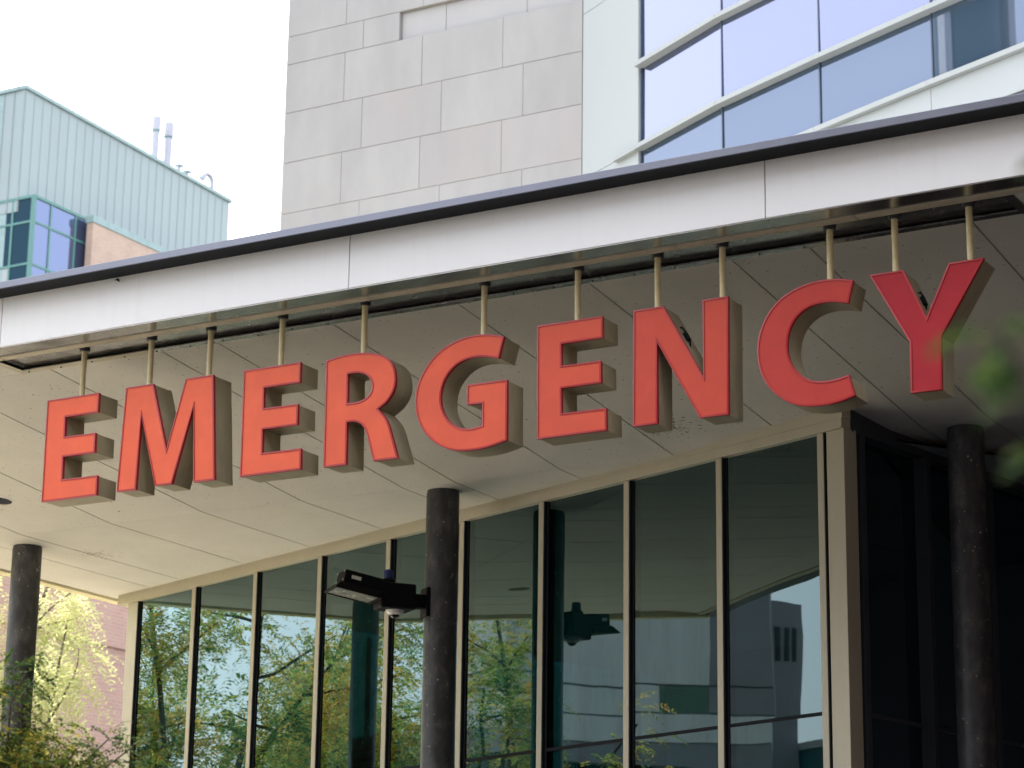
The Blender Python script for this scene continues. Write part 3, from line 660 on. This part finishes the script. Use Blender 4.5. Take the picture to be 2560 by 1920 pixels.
# ------------------------------------------------------------------ blue glass building (faceted front)
bg_ = thing('blue_glass_building', 'curving office front of blue reflecting glass with pale sills and white panels', 'building', (-12, 32, 0))
BP = [(-17.34, 31.99), (-15.92, 31.18), (-14.10, 30.15), (-12.22, 29.29), (-10.29, 28.46), (-8.30, 27.65), (-6.25, 26.90), (-4.1, 26.2), (-1.9, 25.6)]
lev = [13.93, 14.985, 16.33, 18.55, 19.55, 21.3, 22.9, 24.9]
prn = random.Random(17)
for i in range(len(BP) - 1):
    A = Vector(BP[i]); B = Vector(BP[i + 1]); d = (B - A); Lg = d.length; d.normalize(); nn = Vector((d.y, -d.x))
    def ff(u, n, z, A=A, d=d, nn=nn): return (A.x + d.x * u + nn.x * n, A.y + d.y * u + nn.y * n, z)
    MB().fbox(ff, .02 if i else .45, Lg - .02, -8, -.45, 0, 25).build('core_wall', MT['far_grey'], bg_)
    if i == 0:
        zz = [13.4, 15.02, 17.82, 20.6, 24.9]
        for z0, z1 in zip(zz[:-1], zz[1:]):
            MB().fbox(ff, .0, Lg - .03, -.25, -.005, z0 + .004, z1 - .004).build('wall_panel', MT['panel'], bg_, bevel=.003)
        MB().fbox(ff, Lg - .62, Lg, -.02, .08, 14.985, 15.05).build('sill', MT['sill'], bg_)
        MB().fbox(ff, Lg - .035, Lg + .01, -.12, -.045, 13.4, 24.9).build('mullion', MT['bmull'], bg_)
        continue
    MB().fbox(ff, .004, Lg - .004, -.3, .0, 13.42, 13.925).build('wall_panel', MT['panel'], bg_, bevel=.003)
    MB().fbox(ff, .0, Lg, -1.8, -.02, 13.36, 13.415).build('overhang', MT['dark_frame'], bg_)
    for r in range(len(lev) - 1):
        z0, z1 = lev[r], lev[r + 1]
        t1, t2 = prn.uniform(-.006, .006), prn.uniform(-.006, .006)
        def fp(u, n, z, t1=t1, t2=t2, zc=(z0 + z1) / 2, uc=Lg / 2): return ff(u, n + t1 * (u - uc) + t2 * (z - zc), z)
        MB().fbox(fp, .012, Lg - .012, -.085, -.06, z0 + .01, z1 - .005).build('pane', MT['sglass' if r in (0, 3, 5) else 'bglass'], bg_)
        MB().fbox(ff, -.012 if i == 1 else .001, Lg - .001, -.10, .085, z0, z0 + .072).build('sill', MT['sill'], bg_)
    MB().fbox(ff, Lg - .012, Lg + .012, -.11, -.045, 13.93, 24.9).build('mullion', MT['bmull'], bg_)

# ------------------------------------------------------------------ green metal building far left
gb = thing('green_metal_building', 'far building clad in pale green metal with blue corner windows and peach brick wing', 'building', (-66, 76, 0))
GC = Vector((-63.35, 70.0)); GD = Vector((-.052, .9986)); GN = Vector((GD.y, -GD.x))
def gs(u, n, z): return (GC.x + GD.x * u + GN.x * n, GC.y + GD.y * u + GN.y * n, z)       # side, u runs back
FD = Vector((-1, 0)); 
def gfr(u, n, z): return (GC.x - u, GC.y - n, z)                                            # front, u runs left
ZT, ZM = 39.2, 34.0
MB().fbox(gs, .06, 14.85, -14, -.05, ZM + .01, ZT - .05).build('core_wall', MT['teal_trim'], gb)
MB().fbox(gs, .06, 14.85, -14, -.06, 0, ZM).build('core_wall', MT['teal_trim'], gb)
for k in range(26):
    u = .03 + k * .57
    MB().fbox(gs, u + .006, min(u + .562, 14.86), -.05, 0, ZM, ZT).fbox(gs, u - .010, u + .010, -.02, .018, ZM, ZT).build('metal_panel', MT['teal'], gb)
for k in range(20):
    u = .03 + k * .53
    MB().fbox(gfr, u + .006, u + .522, -.05, 0, ZM, ZT).fbox(gfr, u - .012, u + .012, -.02, .035, ZM, ZT).build('metal_panel', MT['teal'], gb)
MB().fbox(gs, -.06, 14.95, -.3, .09, ZT, ZT + .16).build('roof_trim', MT['teal_trim'], gb)
MB().fbox(gfr, .31, 10.7, -.3, .09, ZT, ZT + .16).build('roof_trim', MT['teal_trim'], gb)
# projecting corner window bay
def bs(u, n, z): return (-62.51 + n, 70.0 + u, z)
def bf(u, n, z): return (-62.51 - u, 70.0 - n, z)
BZ = [34.49, 33.49, 31.74, 29.9, 28.1]
MB().box(-69, -62.60, 70.09, 73.45, 20, 34.46).build('bay_core', MT['teal_trim'], gb)
MB().box(-69, -62.49, 69.98, 73.52, 34.465, 34.58).build('bay_roof_edge', MT['green_frame'], gb)
MB().box(-62.62, -62.47, 69.96, 70.10, 20, 34.46).build('corner_post', MT['green_frame'], gb)
su = [.10, 1.06, 2.57, 3.45]
for r in range(4):
    for i in range(3):
        MB().fbox(bs, su[i] + .045, su[i + 1] - .045, -.08, -.03, BZ[r + 1] + .04, BZ[r] - .05).build('window', MT['gglass'], gb)
    for i in range(6):
        MB().fbox(bf, .10 + i * 1.01, 1.03 + i * 1.01, -.08, -.03, BZ[r + 1] + .04, BZ[r] - .05).build('window', MT['panel' if (r == 2 and i > 0) else 'dglass'], gb)
    if r:
        MB().fbox(bs, .101, 3.5, -.06, .0, BZ[r] - .05, BZ[r] + .04).build('window_rail', MT['green_frame'], gb)
        MB().fbox(bf, .111, 6.3, -.06, .0, BZ[r] - .05, BZ[r] + .04).build('window_rail', MT['green_frame'], gb)
for u in su[1:]:
    MB().fbox(bs, u - .045, u + .045, -.06, .004, 20, 34.46).build('window_mullion', MT['green_frame'], gb)
for i in range(1, 7):
    MB().fbox(bf, .02 + i * 1.01, .11 + i * 1.01, -.06, .004, 20, 34.46).build('window_mullion', MT['green_frame'], gb)
# brick wing
MB().box(-62.27, -61.95, 72.97, 92, 0, 34.24).build('brick_wing', MT['peach'], gb)
MB().box(-62.31, -61.91, 72.92, 92, 34.245, 34.53).build('wing_coping', MT['teal_trim'], gb)
# roof pipes (standing on the roof, each a thing of its own)
def pipe_stack(x, y, r, top, lab):
    t = thing('exhaust_stack', lab, 'exhaust pipe', (x, y, ZT - .05), 'tall exhaust stacks')
    MB().lathe((x, y, ZT - .05), [(r, 0), (r, top - ZT - .6)], 18).build('pipe', MT['galv'], t, smooth=40)
    MB().lathe((x, y, top - .65), [(r * 1.22, 0), (r * 1.22, .6), (r * 1.1, .65)], 18).build('cap', MT['galv'], t, smooth=40)
    MB().lathe((x, y, top - .72), [(r * 1.12, 0), (r * 1.12, .07)], 18).build('band', MT['green_frame'], t)
pipe_stack(-65.45, 80.95, .165, 42.24, 'left tall grey exhaust stack on the green roof')
pipe_stack(-65.45, 81.85, .185, 42.24, 'right tall grey exhaust stack on the green roof')
for (y, z, lab) in ((82.72, 40.55, 'left small mushroom vent on the green roof'), (83.3, 40.45, 'right small mushroom vent on the green roof')):
    t = thing('mushroom_vent', lab, 'roof vent', (-65.45, y, ZT - .05), 'mushroom vents')
    MB().lathe((-65.45, y, ZT - .05), [(.08, 0), (.08, z - ZT - .02)], 12).build('pipe', MT['galv'], t, smooth=40)
    MB().lathe((-65.45, y, z - .1), [(.05, 0), (.24, .04), (.22, .09), (.08, .13)], 18).build('cap', MT['galv'], t, smooth=40)
t = thing('gooseneck_vent', 'curved gooseneck vent pipe at the end of the green roof', 'roof vent', (-65.45, 85.2, ZT - .05))
pts = [(-65.45, 85.2, ZT - .6)] + [(-65.45, 84.85 + .35 * math.cos(a), 40.45 + .35 * math.sin(a)) for a in np.linspace(0, math.pi * .8, 8)]
MB().tube(pts, .11, 12).build('pipe', MT['galv'], t, smooth=50)
MB().tube([pts[-1], (pts[-1][0], pts[-1][1] - .14, pts[-1][2] - .2)], .15, 12).build('mouth', MT['galv'], t, smooth=50)

# ------------------------------------------------------------------ pink brick building behind the yellow tree
pb = thing('pink_brick_building', 'pinkish brick building behind the yellow tree at lower left', 'building', (-39, 44, 0))
MB().box(-46, -32, 35.0, 66, 0, 11.3).build('brick_wall', MT['pink'], pb)
MB().box(-46.1, -31.9, 34.9, 66.1, 11.3, 11.6).build('coping', MT['concrete'], pb)
MB().box(-32.0, -31.94, 35.0, 66, 9.74, 9.80).build('ledge', MT['pink'], pb)

# ------------------------------------------------------------------ buildings around the forecourt (reflected in the glass; two dark brick blocks added to hold back light)
cw = thing('curved_white_building', 'white building with curved bands reflected in the right hand panes', 'building', (-52, 4, 0))
def arc_band(name, r0, r1, z0, z1, m, a0=-62, a1=70, n=26, c=(-60.0, 6.0)):
    mb = MB(); vs = []
    for k in range(n + 1):
        a = math.radians(a0 + (a1 - a0) * k / n)
        for (r, z) in ((r0, z0), (r1, z0), (r1, z1), (r0, z1)):
            vs.append((c[0] + r * math.cos(a), c[1] + r * math.sin(a) * .9, z))
    fs = []
    for k in range(n):
        for j in range(4):
            fs.append((k * 4 + j, k * 4 + (j + 1) % 4, (k + 1) * 4 + (j + 1) % 4, (k + 1) * 4 + j))
    fs += [(0, 1, 2, 3), (n * 4 + 3, n * 4 + 2, n * 4 + 1, n * 4)]
    mb.add(vs, fs).build(name, m, cw, smooth=30)
A0, A1 = 156, 209
CB = dict(c=(-38.0, 6.0))
arc_band('wall_band', 9.0, 12, 0, 8.0, MT['far_grey'], A0, A1, **CB)
arc_band('window_band', 9.4, 12, 8.0, 9.0, MT['far_window'], A0, 196, **CB)
arc_band('wall_band', 9.0, 12, 8.0, 9.0, MT['far_grey'], 196, A1, **CB)
arc_band('wall_band', 9.02, 12, 9.0, 9.62, MT['far_grey'], A0, A1, **CB)
arc_band('wall_band', 8.98, 12, 9.62, 10.30, MT['far_white'], A0, A1, **CB)
arc_band('shadow_joint', 9.03, 12, 10.30, 10.35, MT['far_joint'], A0, A1, **CB)
arc_band('louvre_band', 9.04, 12, 10.35, 11.0, MT['louvre'], 189, 198, **CB)
for k in range(9):
    arc_band('louvre_slat', 9.0, 9.06, 10.40 + k * .066, 10.43 + k * .066, MT['louvre'], 189.2, 197.8, n=8, **CB)
arc_band('wall_band', 9.0, 12, 10.35, 11.0, MT['far_white'], A0, 189, **CB)
arc_band('wall_band', 9.0, 12, 10.35, 11.0, MT['far_grey'], 198, A1, **CB)
arc_band('shadow_joint', 9.03, 12, 11.0, 11.05, MT['far_joint'], A0, A1, **CB)
arc_band('wall_band', 8.98, 12, 11.05, 14.6, MT['far_white'], A0, 198, **CB)
arc_band('wall_band', 8.98, 12, 11.05, 14.6, MT['far_grey'], 198, A1, **CB)
gt = thing('grey_office_block', 'grey office block with slot windows reflected at the right of the panes', 'building', (-58, -8, 0))
MB().box(-66, -49.0, -.3, 1.4, 0, 13.9).build('wall', MT['far_grey'], gt)
for k in range(5):
    MB().box(-49.02, -48.97, -.1 + k * .22, .02 + k * .22, 12.3, 13.2).build('window', MT['far_window'], gt)
an = thing('low_teal_annex', 'low dark teal annex reflected at the foot of the rightmost pane', 'building', (-50, -4, 0))
MB().box(-56, -46, -14, -.4, 0, 9.9).build('wall', pmat('teal_cladding', (0.06, 0.17, 0.19), 0.5, var=0.1), an)
MB().box(-56.1, -45.9, -14.1, -.35, 9.9, 10.1).build('coping', MT['far_white'], an)
tt = thing('round_teal_tower', 'slender round teal tower reflected in the upper right panes', 'tower', (-64.5, .2, 0))
MB().lathe((-64.5, .2, 0), [(1.35, 0), (1.35, 62)], 28).build('shaft', pmat('teal_tower_cladding', (0.035, 0.10, 0.12), 0.4, var=0.1), tt, smooth=40)
for a in (-1.15, .95):
    MB().box(-63.9 - abs(a) * .35, -63.3 - abs(a) * .35, .2 + a * 1.35 - .14, .2 + a * 1.35 + .14, 0, 62).build('white_band', MT['far_white'], tt)
wg = thing('added_dark_block', 'dark brick block added out of view across the drive to darken the right side', 'building', (10, -16, 0))  # unseen block, added to cut the light from the front right
MB().box(-19, 40, -40, -9, 0, 22).build('brick_wall', MT['dark_brick'], wg)
MB().box(-19.1, 40.1, -40.1, -8.9, 22, 22.4).build('coping', MT['far_grey'], wg)
for i in range(12):
    for k in range(5):
        MB().box(-17.5 + i * 3.4, -15.6 + i * 3.4, -9.01, -8.95, 2 + k * 4.2, 4.4 + k * 4.2).build('window', MT['far_window'], wg)
we = thing('added_side_block', 'dark brick block added out of view, stopping light at the right end of the canopy', 'building', (6, 18, 0))  # unseen block, added so the canopy's right end stays dark
MB().box(1.95, 24, 6, 46, 0, 13).build('brick_wall', MT['dark_brick'], we)
MB().box(1.9, 24.1, 5.9, 46.1, 13, 13.3).build('coping', MT['far_grey'], we)
bk = thing('rear_wall', 'dark rear wall under the canopy behind the entrance hall', 'wall', (-4, 26, 0))
MB().box(-8.5, 1.9, 25.6, 26.0, 0, 7.7).build('wall', MT['far_grey'], bk)

# ------------------------------------------------------------------ trees
def frond_mesh(P, D, Lf, npair, leaf_l, leaf_w, rng, droop=.5):
    """compound leaves: P (n,3) bases, D (n,3) directions; returns quads of all leaflets"""
    n = len(P); D = D / np.linalg.norm(D, axis=1, keepdims=True)
    t = np.linspace(.12, 1.0, npair)
    Lr = Lf * rng.uniform(.7, 1.25, n)
    pos = P[:, None, :] + D[:, None, :] * (t[None, :, None] * Lr[:, None, None])
    pos[:, :, 2] -= (droop * (t[None, :] ** 2)) * Lr[:, None]
    up = np.array([0, 0, 1.0]) + rng.normal(0, .35, (n, 3))
    S = np.cross(D, up); S /= np.linalg.norm(S, axis=1, keepdims=True) + 1e-9
    V = []
    for sgn in (-1, 1):
        dirs = S[:, None, :] * sgn + D[:, None, :] * .35 + rng.normal(0, .18, (n, npair, 3))
        dirs[:, :, 2] -= .25
        dirs /= np.linalg.norm(dirs, axis=2, keepdims=True)
        ll = leaf_l * rng.uniform(.75, 1.2, (n, npair, 1)) * (1 - .35 * np.abs(t[None, :, None] - .45))
        side = np.cross(dirs, up[:, None, :] + rng.normal(0, .3, (n, npair, 3))); side /= np.linalg.norm(side, axis=2, keepdims=True) + 1e-9
        a = pos; b = pos + dirs * ll * .5 + side * leaf_w * .5; c = pos + dirs * ll; d = pos + dirs * ll * .5 - side * leaf_w * .5
        V.append(np.stack([a, b, c, d], 2).reshape(-1, 3))
    V = np.concatenate(V); F = np.arange(len(V), dtype=np.int32).reshape(-1, 4)
    return V, F

def branch_path(p0, d, L, rng, n=6, wob=.25, grav=0.0):
    pts = [np.array(p0, float)]; d = np.array(d, float); d /= np.linalg.norm(d)
    for i in range(n):
        d = d + rng.normal(0, wob, 3) * .5; d[2] += grav; d /= np.linalg.norm(d)
        pts.append(pts[-1] + d * L / n)
    return np.array(pts)

def tree(name, label, loc, h, spread, nlimb, nfr, leafm, seed, trunk_r=.16, fl=.34, ll=.085, lw=.035, npair=7, clear=.38, group=None, droop=.5):
    rng = np.random.default_rng(seed)
    root = thing(name, label, 'tree', loc, group)
    x, y, z = loc
    tp = branch_path((x, y, z - .05), (0, 0, 1), h * clear, rng, 5, .06)
    mb = MB(); mb.tube([tuple(p) for p in tp], [trunk_r * (1 - .35 * i / 5) for i in range(6)], 12, cap=True)
    mb.build('trunk', MT['bark'], root, smooth=60)
    limbs = []; lm = MB()
    for k in range(nlimb):
        a = 2 * math.pi * (k + rng.uniform(-.3, .3)) / nlimb; st = tp[-1 - int(rng.integers(0, 3))]
        el = rng.uniform(.5, 1.25)
        d = (math.cos(a) * math.cos(el), math.sin(a) * math.cos(el), math.sin(el))
        L_ = min(h * (1 - clear) * rng.uniform(.75, 1.1) / max(.55, math.sin(el)), spread * 1.1 / max(.3, math.cos(el)))
        pth = branch_path(st, d, L_, rng, 7, .22); limbs.append(pth)
        lm.tube([tuple(p) for p in pth], [trunk_r * .5 * (1 - .85 * i / 7) + .006 for i in range(8)], 7, cap=False)
        for s in range(5):
            i = int(rng.integers(2, 7)); a2 = a + rng.normal(0, 1.0); e2 = rng.uniform(-.1, .9)
            d2 = (math.cos(a2) * math.cos(e2), math.sin(a2) * math.cos(e2), math.sin(e2))
            p2 = branch_path(pth[i], d2, spread * rng.uniform(.35, .6), rng, 5, .3, -.03); limbs.append(p2)
            lm.tube([tuple(p) for p in p2], [trunk_r * .18 * (1 - .8 * j / 5) + .004 for j in range(6)], 5, cap=False)
    lm.build('limb', MT['bark'], root, smooth=60, fix=False)
    W = np.concatenate([l[2:] for l in limbs]); 
    idx = rng.integers(0, len(W), nfr)
    B = W[idx] + rng.normal(0, spread * .085, (nfr, 3))
    cen = np.array([x, y, z + h * .62])
    D = (B - cen) * np.array([1, 1, .3]); D /= np.linalg.norm(D, axis=1, keepdims=True) + 1e-6
    D += rng.normal(0, .55, (nfr, 3)); D[:, 2] -= .15
    V, F = frond_mesh(B, D, fl, npair, ll, lw, rng, droop)
    np_mesh('crown', V, F, leafm, root)
    return root

# trees in the forecourt, left of the frame: seen in the panes
TG = 'forecourt trees reflected in the panes'
tree('locust_tree', 'green and gold locust tree reflected in the leftmost panes', (-25.8, 21.3, .13), 10.4, 3.1, 9, 7600, MT['leaf_mix'], 11, group=TG)
tree('locust_tree', 'green locust tree reflected left of the dark reflected column', (-30.0, 18.9, .13), 10.2, 3.4, 9, 7600, MT['leaf_mix'], 12, group=TG)
tree('locust_tree', 'bright green locust tree reflected right of the dark reflected column', (-27.0, 16.9, .13), 8.8, 2.6, 9, 5600, MT['leaf_mix'], 13, group=TG)
tree('locust_tree', 'locust tree with orange tips reflected beside the middle column', (-30.6, 14.9, .13), 10.6, 2.2, 9, 6400, MT['leaf_mix'], 14, group=TG)
tree('locust_tree', 'small golden tree reflected at the foot of the rightmost pane', (-25.2, 11.6, .0), 6.9, 1.6, 6, 900, MT['leaf_mix'], 15, group=TG)
# the pale yellow tree behind the left column
tree('yellow_locust_tree', 'pale yellow sunlit tree behind the left column', (-28.9, 31.9, 0), 13.2, 2.9, 10, 5200, MT['leaf_yellow'], 21, trunk_r=.14, fl=.45, ll=.10, lw=.04, npair=8, clear=.4, droop=.9)
# young dark green tree whose top rises into the lower left corner
def sapling(name, label, loc, tips, leafm, seed, fl, ll, lw, npair, per, trunk_top, trunk_r=.05, jit=.06):
    rng = np.random.default_rng(seed)
    root = thing(name, label, 'tree', loc)
    tp = branch_path((loc[0], loc[1], loc[2] - .02), (trunk_top[0] - loc[0], trunk_top[1] - loc[1], trunk_top[2] - loc[2]), math.dist(loc, trunk_top), rng, 5, .05)
    MB().tube([tuple(p) for p in tp], [trunk_r * (1 - .5 * i / 5) for i in range(6)], 10).build('trunk', MT['bark'], root, smooth=60)
    mb = MB(); B = []; D = []
    for (tx, ty, tz) in tips:
        a = tp[-1 - int(rng.integers(0, 2))]; b = np.array([tx, ty, tz]); n = 7
        pts = [a + (b - a) * s + np.array([0, 0, .12 * math.sin(math.pi * s)]) * np.linalg.norm(b - a) + rng.normal(0, .015, 3) for s in np.linspace(0, 1, n)]
        mb.tube([tuple(p) for p in pts], [.010 * (1 - .8 * i / (n - 1)) + .0015 for i in range(n)], 6, cap=False)
        for i in range(2, n):
            for k in range(per):
                B.append(pts[i] + rng.normal(0, jit, 3)); ang = rng.uniform(0, 2 * math.pi)
                D.append(np.array([math.cos(ang), math.sin(ang), rng.uniform(-.5, .3)]) + (b - a) / np.linalg.norm(b - a) * .5)
    mb.build('limb', MT['bark'], root, smooth=60, fix=False)
    V, F = frond_mesh(np.array(B), np.array(D), fl, npair, ll, lw, rng, .6)
    np_mesh('crown', V, F, leafm, root)
    return root
rg = np.random.default_rng(5)
tips = []
for k in range(46):
    s = rg.uniform(-.55, .55); dpt = rg.uniform(-.45, .5)
    top = 3.06 - .10 * abs(s) - max(0, s - .1) * .25 + rg.uniform(-.35, .08)
    tips.append((-7.95 + .72 * s + dpt * -.48, 9.05 + .42 * s + dpt * .83, top))
tips += [(-7.93, 9.02, 3.42), (-7.90, 9.06, 3.36), (-8.02, 8.95, 3.40), (-7.60, 9.30, 3.10), (-7.50, 9.37, 3.05)]
sapling('young_locust_tree', 'dark green feathery tree top with orange tips in the lower left corner', (-8.15, 8.75, 0.0), tips, MT['leaf_dark'], 31, .15, .027, .011, 12, 12, (-7.98, 8.98, 2.55))
rg = np.random.default_rng(8)
k_ = 2.1 / 4.5
tipsr = [(-1.36 * k_, 4.29 * k_, 2.41), (-1.40 * k_, 4.27 * k_, 2.20), (-1.41 * k_, 4.26 * k_, 2.225), (-1.395 * k_, 4.27 * k_, 2.175)]
sapling('near_leafy_tree', 'blurred green leaves close to the camera at the right edge', (-.22, 2.0, 0.0), tipsr, MT['leaf_fresh'], 41, .050, .020, .009, 7, 3, (-.36, 2.0, 2.0), jit=.012)
